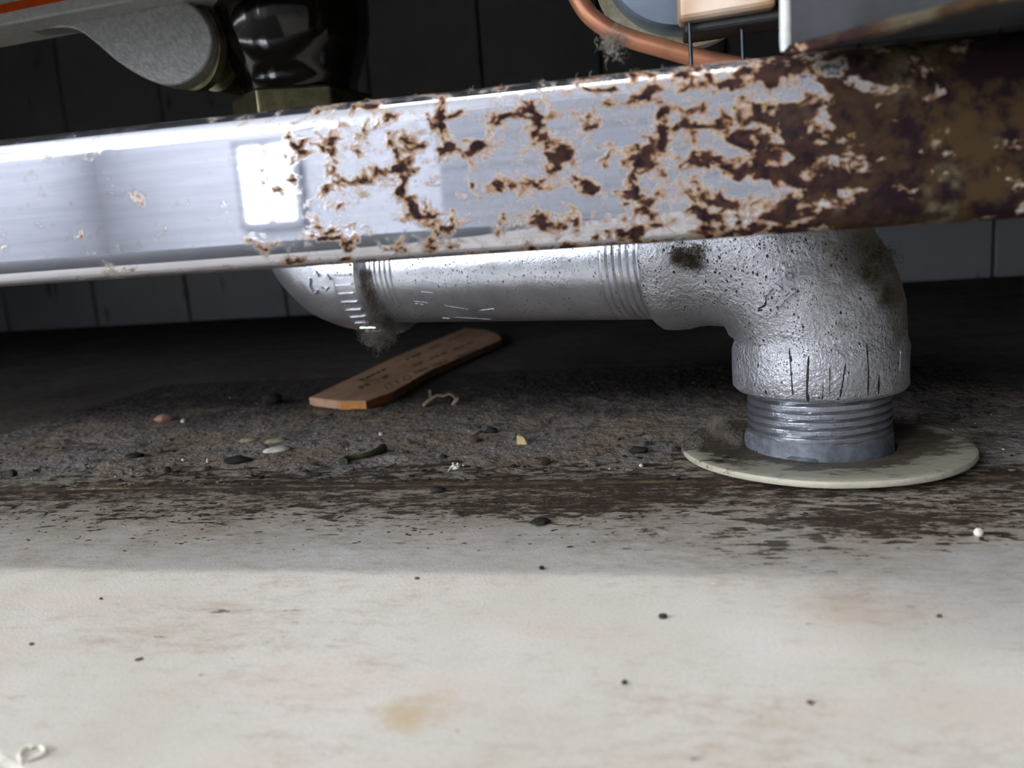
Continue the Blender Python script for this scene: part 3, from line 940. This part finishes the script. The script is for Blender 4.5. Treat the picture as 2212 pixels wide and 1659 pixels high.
# (name, px, py, half-width, half-depth, half-height, material, label, category, angle)
lump('food_crumb', 355, 908, 4.0, 3.2, 1.8, 'c_pink', 'pinkish-brown crumb in the dust at far left', 'crumb', 0.3)
lump('food_crumb', 397, 912, 1.3, 1.3, 1.2, 'c_white', 'small white crumb just right of the pinkish crumb', 'crumb')
lump('seed_husk', 538, 952, 3.7, 3.0, 0.9, 'c_husk', 'dull straw husk, leftmost of the three husks', 'husk', 0.35, 0.1)
lump('seed_husk', 597, 955, 4.4, 3.0, 1.1, 'c_husk', 'straw husk at the back right of the three husks', 'husk', 0.4, 0.1)
lump('seed_husk', 598, 975, 5.2, 3.2, 1.2, 'c_white', 'palest and largest of the three husks, lying in front', 'husk', 0.45, 0.1)
lump('seed_grain', 396, 995, 0.65, 0.6, 0.6, 'c_white', 'tiny white grain left of the curved white chip', 'grain')
lump('seed_grain', 449, 998, 0.6, 0.7, 0.9, 'c_white', 'tiny curved white chip on the dust in front of the husks', 'chip', 0.4)
lump('dark_crumb', 290, 987, 3.5, 2.4, 1.0, 'c_black', 'flat black crumb in the dust at left, below the pinkish crumb', 'crumb', 0.1)
lump('dark_crumb', 510, 997, 5.0, 3.0, 1.3, 'c_black', 'black fluffy crumb in front of the three husks', 'crumb', 0.1)
lump('dark_crumb', 28, 1026, 1.7, 1.2, 1.4, 'c_black', 'upright black crumb near the left picture edge', 'crumb')
lump('dark_crumb', 362, 1018, 1.3, 1.2, 1.2, 'c_black', 'pointed black crumb just behind the floor joint at left', 'crumb')
lump('dark_crumb', 590, 868, 5.0, 4.0, 3.2, 'c_black', 'black lump of dust left of the wooden stick', 'dust lump', 0.2)
lump('dark_crumb', 1165, 1130, 2.3, 2.0, 0.7, 'c_black', 'largest flat black flake on the pale floor in front of the joint', 'flake', 0.0, 0.5)
lump('dark_crumb', 945, 1060, 2.4, 1.6, 0.9, 'c_black', 'black flake in the grime band below the white flake', 'flake', 0.05, 0.4)
lump('dark_crumb', 1175, 1000, 2.2, 1.6, 1.3, 'c_brown', 'dark brown crumb in the dust below the yellow crumb', 'crumb', 0.4)
lump('dark_crumb', 1380, 976, 3.0, 1.8, 1.3, 'c_black', 'black crumb just left of the cream flange', 'crumb', 0.1)
lump('dark_crumb', 1062, 934, 2.6, 2.0, 1.3, 'c_black', 'dark curled crumb left of the yellow crumb', 'crumb', 0.1, 0.6)
lump('dark_crumb', 1027, 953, 1.6, 1.4, 1.7, 'c_brown', 'upright brown crumb between the white flake and yellow crumb', 'crumb')
lump('dark_crumb', 958, 988, 1.3, 1.0, 0.7, 'c_black', 'small black crumb above the white flake', 'crumb')
lump('dark_crumb', 880, 980, 0.9, 0.8, 0.8, 'c_black', 'tiny black bead right of the green stem', 'crumb')
lump('mouse_seed', 1432, 1333, 0.85, 0.65, 0.5, 'c_black', 'black oval seed alone on the clean floor, lower right', 'seed', 0.05, 0.1)
lump('mouse_seed', 1349, 1475, 0.55, 0.45, 0.35, 'c_black', 'small dark seed at lower centre of the clean floor', 'seed', 0.9, 0.15)
lump('mouse_seed', 1170, 1228, 0.55, 0.55, 0.45, 'c_black', 'black speck on the shadow edge near the middle', 'seed', 0.0, 0.15)
lump('mouse_seed', 901, 1250, 0.6, 0.4, 0.25, 'c_brown', 'thin dark speck on the shadow edge left of the middle', 'seed', -0.3)
lump('mouse_seed', 1750, 1519, 0.5, 0.45, 0.3, 'c_brown', 'brown speck on the clean floor at lower right', 'seed', 0.6)
lump('mouse_seed', 2029, 1332, 0.5, 0.4, 0.3, 'c_brown', 'grey-brown speck on the floor near the right picture edge', 'seed')
lump('mouse_seed', 218, 1294, 0.45, 0.3, 0.25, 'c_black', 'black speck on the clean floor at left', 'seed', -0.4)
lump('mouse_seed', 68, 1392, 0.5, 0.4, 0.25, 'c_brown', 'brown speck on the clean floor at far left', 'seed')
lump('mouse_seed', 300, 1425, 0.8, 0.35, 0.2, 'c_brown', 'slanted brown fleck on the clean floor at lower left', 'fleck', 0.5)
lump('white_bead', 2113, 1154, 1.0, 0.9, 1.0, 'c_white', 'small white bead on the floor right of the cream flange', 'bead', 0, 0.1)
lump('mouse_seed', 2120, 1165, 0.5, 0.4, 0.35, 'c_black', 'black speck touching the small white bead', 'seed')
lump('dark_crumb', 1553, 1000, 1.4, 0.9, 0.6, 'c_black', 'black crumb on the left of the cream flange', 'crumb', 0.1, 0.3, None, 3.3)
lump('dark_crumb', 1568, 991, 1.0, 0.8, 0.5, 'c_black', 'smaller black crumb on the flange nearer the pipe', 'crumb', 0.1, 0.3, None, 3.3)
lump('seed_grain', 1385, 1007, 0.6, 0.6, 0.6, 'c_white', 'tiny white grain left of the flange in the grime', 'grain')
lump('seed_grain', 823, 940, 0.9, 0.9, 0.9, 'c_white', 'tiny white grain in the dust above the green stem', 'grain')

# yellow crumb: a broken wedge
c = fl(1130, 958)
k1 = [(-1.9, -2), (1.9, -2.2), (2.3, 0.4), (1.0, 2.2), (-1.6, 2)]
v = [V((c.x+a, c.y+b, 0.05)) for a, b in k1]+[V((c.x-1.8, c.y-1.7, 3.3)), V((c.x+0.5, c.y-1.6, 2.9)), V((c.x+1.9, c.y+0.2, 1.8)), V((c.x+0.4, c.y+1.6, 2.2)), V((c.x-1.6, c.y+1.2, 3.8))]
f = [(4, 3, 2, 1, 0), (5, 6, 7, 8, 9)]+[(i, (i+1) % 5, 5+(i+1) % 5, 5+i) for i in range(5)]
o = mk('cheese_crumb', v, f, 'c_yellow', base=(c.x, c.y, 0), smooth=False, label='pale yellow angular crumb standing on the dust in the middle', cat='crumb')
fix_normals(o); bevel(o, 0.25)
# green stem
mk('dry_stem', *tubevf(smooth_path([fl(741, 998, 1.3), fl(750, 991, 1.3), fl(785, 985, 1.4), fl(815, 975, 1.6), fl(828, 967, 1.8)], 4), [1.6, 1.5, 1.3, 1.1, 1.0, 0.95, 0.9, 0.9, 0.95, 1.0, 1.1, 1.2, 1.3, 1.45, 1.6, 1.7, 1.6], 10), 'c_green', base=fl(741, 998), label='dark green dry stem lying slanted on the dust', cat='stem')
# white torn flake
mb = MB()
for pts, r in (([(968, 1018), (975, 1010), (981, 1005), (978, 1001)], 0.55), ([(978, 1014), (986, 1010), (991, 1004), (988, 1002)], 0.6)):
    zz = [0.4, 1.0, 1.7, 2.6]
    mb.add(tubevf([fl(*p, z) for p, z in zip(pts, zz)], [r*0.4, r, r*1.1, r*0.6], 6))
mk('torn_flake', mb.v, mb.f, 'c_white', base=fl(980, 1014), label='tiny torn cream flake standing in the grime below the yellow crumb', cat='flake')
# curled shell
def ribbon(pts, w, th=0.35):
    v = []; n_ = len(pts)
    for i, p in enumerate(pts):
        T = (pts[min(i+1, n_-1)]-pts[max(i-1, 0)]).normalized()
        S = T.cross(Zv); S = S.normalized() if S.length > 0.05 else V((0, 1, 0))
        Nn_ = S.cross(T).normalized()
        v += [p-S*w-Nn_*th, p+S*w-Nn_*th, p+S*w+Nn_*th, p-S*w+Nn_*th]
    f = []
    for i in range(n_-1):
        for k in range(4):
            a, b = i*4+k, i*4+(k+1) % 4
            f.append((a, b, b+4, a+4))
    f += [(3, 2, 1, 0), tuple(4*(n_-1)+k for k in range(4))]
    return v, f
mb = MB()
b_ = fl(950, 876)
def rel(dx, dy, dz): return V((b_.x+dx, b_.y+dy, dz))
mb.add(ribbon(smooth_path([rel(-7, -2, 0.4), rel(-4, 0, 3.0), rel(-1, 1, 4.5), rel(2, 1.5, 4.0)], 4), 1.6))
mb.add(ribbon(smooth_path([rel(2, 1.5, 4.0), rel(5, 1, 5.0), rel(8, 0, 3.0), rel(6.5, -2, 0.4)], 4), 1.2))
mb.add(ribbon(smooth_path([rel(-4, 0, 3.0), rel(-5, 3, 6.5)], 4), 0.6))
o = mk('curled_shell', mb.v, mb.f, 'c_tan', base=b_, label='tan curled paper-like shell in front of the wooden stick', cat='shell'); fix_normals(o)

# loose white thread ring on the clean floor, lower left
tp = [fl(x, y, 0.35) for x, y in [(48, 1646), (42, 1634), (46, 1624), (56, 1615), (66, 1612), (71, 1616)]]
mk('thread_loop', *tubevf(smooth_path(tp, 4), 0.28, 8), 'c_white', base=tp[0], label='left half of a tiny white ring mark on the floor corner', cat='thread')
tp = [fl(x, y, 0.35) for x, y in [(88, 1612), (95, 1618), (96, 1625), (88, 1631), (70, 1638), (62, 1641)]]
mk('thread_loop', *tubevf(smooth_path(tp, 4), 0.28, 8), 'c_white', base=tp[0], label='right half of a tiny white ring mark on the floor corner', cat='thread')

# ------------------------------------------------------------------ uncounted crumbs: stuff
random.seed(21)
small = []
bm = bmesh.new(); bmesh.ops.create_icosphere(bm, subdivisions=1, radius=1); bm.verts.ensure_lookup_table()
SV = [vv.co.copy() for vv in bm.verts]; SF = [tuple(q.index for q in ff.verts) for ff in bm.faces]; bm.free()
def crumb_cloud(name, n_, fpos, fsize, mat, label, cat):
    mb = MB()
    for i in range(n_):
        x, y = fpos()
        s_, fl_, el = fsize(y)
        ang = random.gauss(0, 0.5)
        ca, sa = cos(ang), sin(ang)
        k = len(mb.v)
        for p in SV:
            j = random.uniform(0.6, 1.25)
            a, b = p.x*s_*el*j, p.y*s_*j
            mb.v.append(V((x+a*ca-b*sa, y+a*sa+b*ca, s_*fl_*(0.7+p.z*j))))
        mb.f += [tuple(q+k for q in ff) for ff in SF]
    return mk(name, mb.v, mb.f, mat, smooth=False, label=label, cat=cat, kind='stuff')
def clear_of(x, y):
    return (x-AX.x)**2+(y-AX.y)**2 > 43**2
def pos_band():
    while True:
        y = random.gauss(204, 16); x = random.uniform(-200, 120)
        if y < 168 or y > 250: continue
        if mnoise.noise(V((x*0.018+3, y*0.03, 5))) < random.uniform(-0.5, 0.45)-0.25*(y > 190): continue
        if clear_of(x, y): return x, y
def pos_dust():
    while True:
        y = 222+abs(random.gauss(0, 70)); x = random.uniform(-260, 150)
        if y > 480 or not clear_of(x, y): continue
        return x, y
crumb_cloud('grime_crumbs', 420, pos_band, lambda y: (random.uniform(0.15, 0.6)**1.2, 0.2, random.uniform(1, 2.6)), 'c_black', 'scatter of dark grime specks in the band along the floor joint', 'grime')
crumb_cloud('brown_grime', 800, pos_band, lambda y: (random.uniform(0.15, 0.5), 0.2, random.uniform(1, 2.8)), 'c_brown', 'scatter of brown grime specks in the band along the floor joint', 'grime')
crumb_cloud('dust_crumbs', 500, pos_dust, lambda y: (random.uniform(0.25, 0.8), 0.5, random.uniform(1, 1.8)), 'c_grey', 'soft grey dust crumbs covering the floor under the stove', 'dust')
crumb_cloud('dark_dust', 330, pos_dust, lambda y: (random.uniform(0.25, 0.95), 0.6, random.uniform(1, 1.8)), 'c_black', 'black dust crumbs mixed through the grey dust', 'dust')
crumb_cloud('pale_grains', 60, pos_dust, lambda y: (random.uniform(0.2, 0.45), 0.8, 1.0), 'c_white', 'sparse pale grains dotted through the grey dust', 'grain')

# soft felt of dust: an uneven layer, thick in patches, worn through to the slab in others
def felt():
    st = 1.15
    nx, ny = int(420/st), int(190/st)
    v, f, idx = [], [], {}
    for j in range(ny+1):
        for i in range(nx+1):
            x = -290+i*st; y = 232+j*st
            h = 0.75*mnoise.noise(V((x*0.035, y*0.045, 1)))+0.55*mnoise.noise(V((x*0.11, y*0.13, 4)))+0.45*mnoise.noise(V((x*0.31, y*0.33, 7)))+0.3*mnoise.noise(V((x*0.7, y*0.7, 9)))
            h += min(0.35, (y-234)*0.05-0.45)
            if not clear_of(x, y): h = -1
            v.append(V((x, y, max(-0.5, h))))
    w = nx+1
    for j in range(ny):
        for i in range(nx):
            a = j*w+i
            if max(v[a].z, v[a+1].z, v[a+w].z, v[a+w+1].z) > -0.15:
                f.append((a, a+1, a+w+1, a+w))
    return v, f
M = Mat('dust_felt')
d1_ = M.noise(120, 5, 0.7, M.pos()); d2_ = M.noise(480, 3, 0.6, M.pos()); d3_ = M.noise(30, 3, 0.6, M.pos())
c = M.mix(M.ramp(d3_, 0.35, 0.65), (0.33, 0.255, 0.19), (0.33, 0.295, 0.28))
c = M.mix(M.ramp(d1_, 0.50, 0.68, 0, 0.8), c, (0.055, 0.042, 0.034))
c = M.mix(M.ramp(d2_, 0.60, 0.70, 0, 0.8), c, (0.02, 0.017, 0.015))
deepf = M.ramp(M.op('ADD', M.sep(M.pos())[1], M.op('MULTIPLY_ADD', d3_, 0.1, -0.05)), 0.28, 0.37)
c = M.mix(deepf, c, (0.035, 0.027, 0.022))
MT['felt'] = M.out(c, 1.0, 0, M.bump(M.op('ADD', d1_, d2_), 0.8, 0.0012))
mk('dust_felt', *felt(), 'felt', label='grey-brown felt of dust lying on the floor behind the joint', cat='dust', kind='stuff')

# ------------------------------------------------------------------ lint
def lint(name, spots, n_, L, r, mat, label, sag=0.0, base=None, spread=1.0, seed=1):
    random.seed(seed)
    mb = MB()
    for i in range(n_*3):
        c, rad = random.choice(spots)
        p = V(c)+V((random.gauss(0, 1), random.gauss(0, 1), random.gauss(0, 1)))*rad*0.45*spread
        d = V((random.gauss(0, 1), random.gauss(0, 1), random.gauss(0, 1))).normalized()
        pts = [p]
        m_ = random.randint(5, 8)
        for k in range(m_):
            d = (d+V((random.gauss(0, .7), random.gauss(0, .7), random.gauss(0, .7)-sag))+(V(c)-pts[-1])/max(rad, .1)*0.25).normalized()
            pts.append(pts[-1]+d*L/m_)
        mb.add(tubevf(pts, 0.42*r*random.uniform(0.6, 1.3), 3, False))
    return mk(name, mb.v, mb.f, mat, base=base, label=label, cat='lint')
def on2(px, py, off=0.5, bv=None):
    for b in ([bv] if bv else [BV2, BVH, BV1]):
        p, nn_ = hit(b, px, py)
        if p is not None:
            if nn_.dot(CAMP-p) < 0: nn_ = -nn_
            return p+nn_*off
    return None
def depth_at(px, py, ref):
    d = ray(px, py); return CAMP+d*((ref-CAMP).dot(_F)/d.dot(_F))
sp = []
for px, py, rr in ((788, 592, 2.0), (791, 618, 2.4), (798, 640, 2.6), (808, 662, 2.8), (806, 690, 3.2), (800, 712, 4.2), (826, 715, 4.2), (815, 728, 3.6), (838, 708, 2.6)):
    p = on2(px, py, 0.8, BV2) or on2(px, py, 0.8, BVH)
    if p is None:
        p = depth_at(px, py, C2-u*42+V((0, -20, 0)))
    sp.append((p, rr))
lint('lint_clump', sp, 520, 6.5, 0.11, 'lint', 'grey lint caught on the ribbed collar of the further elbow, hanging below it', 0.15, sp[5][0], 1.0, 3)
sp = [(fl(1548, 928, 5), 2.2), (fl(1560, 945, 4), 3.0), (fl(1500, 965, 4), 3.4), (fl(1590, 955, 4), 2.6), (fl(1550, 920, 8), 1.2)]
lint('lint_clump', sp, 200, 7, 0.07, 'lint', 'small fluffy tuft of lint on the back left of the cream flange', -0.1, (sp[1][0].x, sp[1][0].y, 3.2), 1.0, 4)
sp = []
for px, py, rr in ((1470, 545, 2.4), (1490, 555, 2.8), (1500, 565, 2.2), (1510, 540, 2.8), (1462, 558, 1.6)):
    p = on2(px, py, 0.6, BV1)
    if p is not None: sp.append((p, rr))
if sp: lint('lint_clump', sp, 200, 5, 0.10, 'lintdark', 'brown lint on the mouth of the large elbow just under the rail', 0.1, sp[0][0], 1.0, 5)
sp = []
for px, py, rr in ((1930, 540, 3), (1900, 560, 3), (1945, 600, 2.6), (1860, 530, 3.5), (1915, 640, 2), (1960, 660, 1.5), (1880, 590, 3)):
    p = on2(px, py, 0.4, BV1)
    if p is not None: sp.append((p, rr))
if sp: lint('lint_clump', sp, 420, 6, 0.08, 'lintdark', 'dark brown fuzz on the shaded right shoulder of the large elbow', 0.05, sp[0][0], 1.1, 6)
sp = [(V((x, 168+3*sin(x), 98.4)), 1.3) for x in (-60, -48, -37, -30, -22, -16, -12, -4, 3, 9)]
sp += [(at(1318, 92, 172), 2.4), (at(1330, 98, 172), 2.2)]
lint('lint_clump', sp, 380, 3.4, 0.13, 'lint', 'ragged line of grey lint along the top of the rail below the copper tube', 0.0, (-20, 168, 97.6), 1.0, 7)
for o in list(bpy.data.objects):
    if '_b' in o: del o['_b']
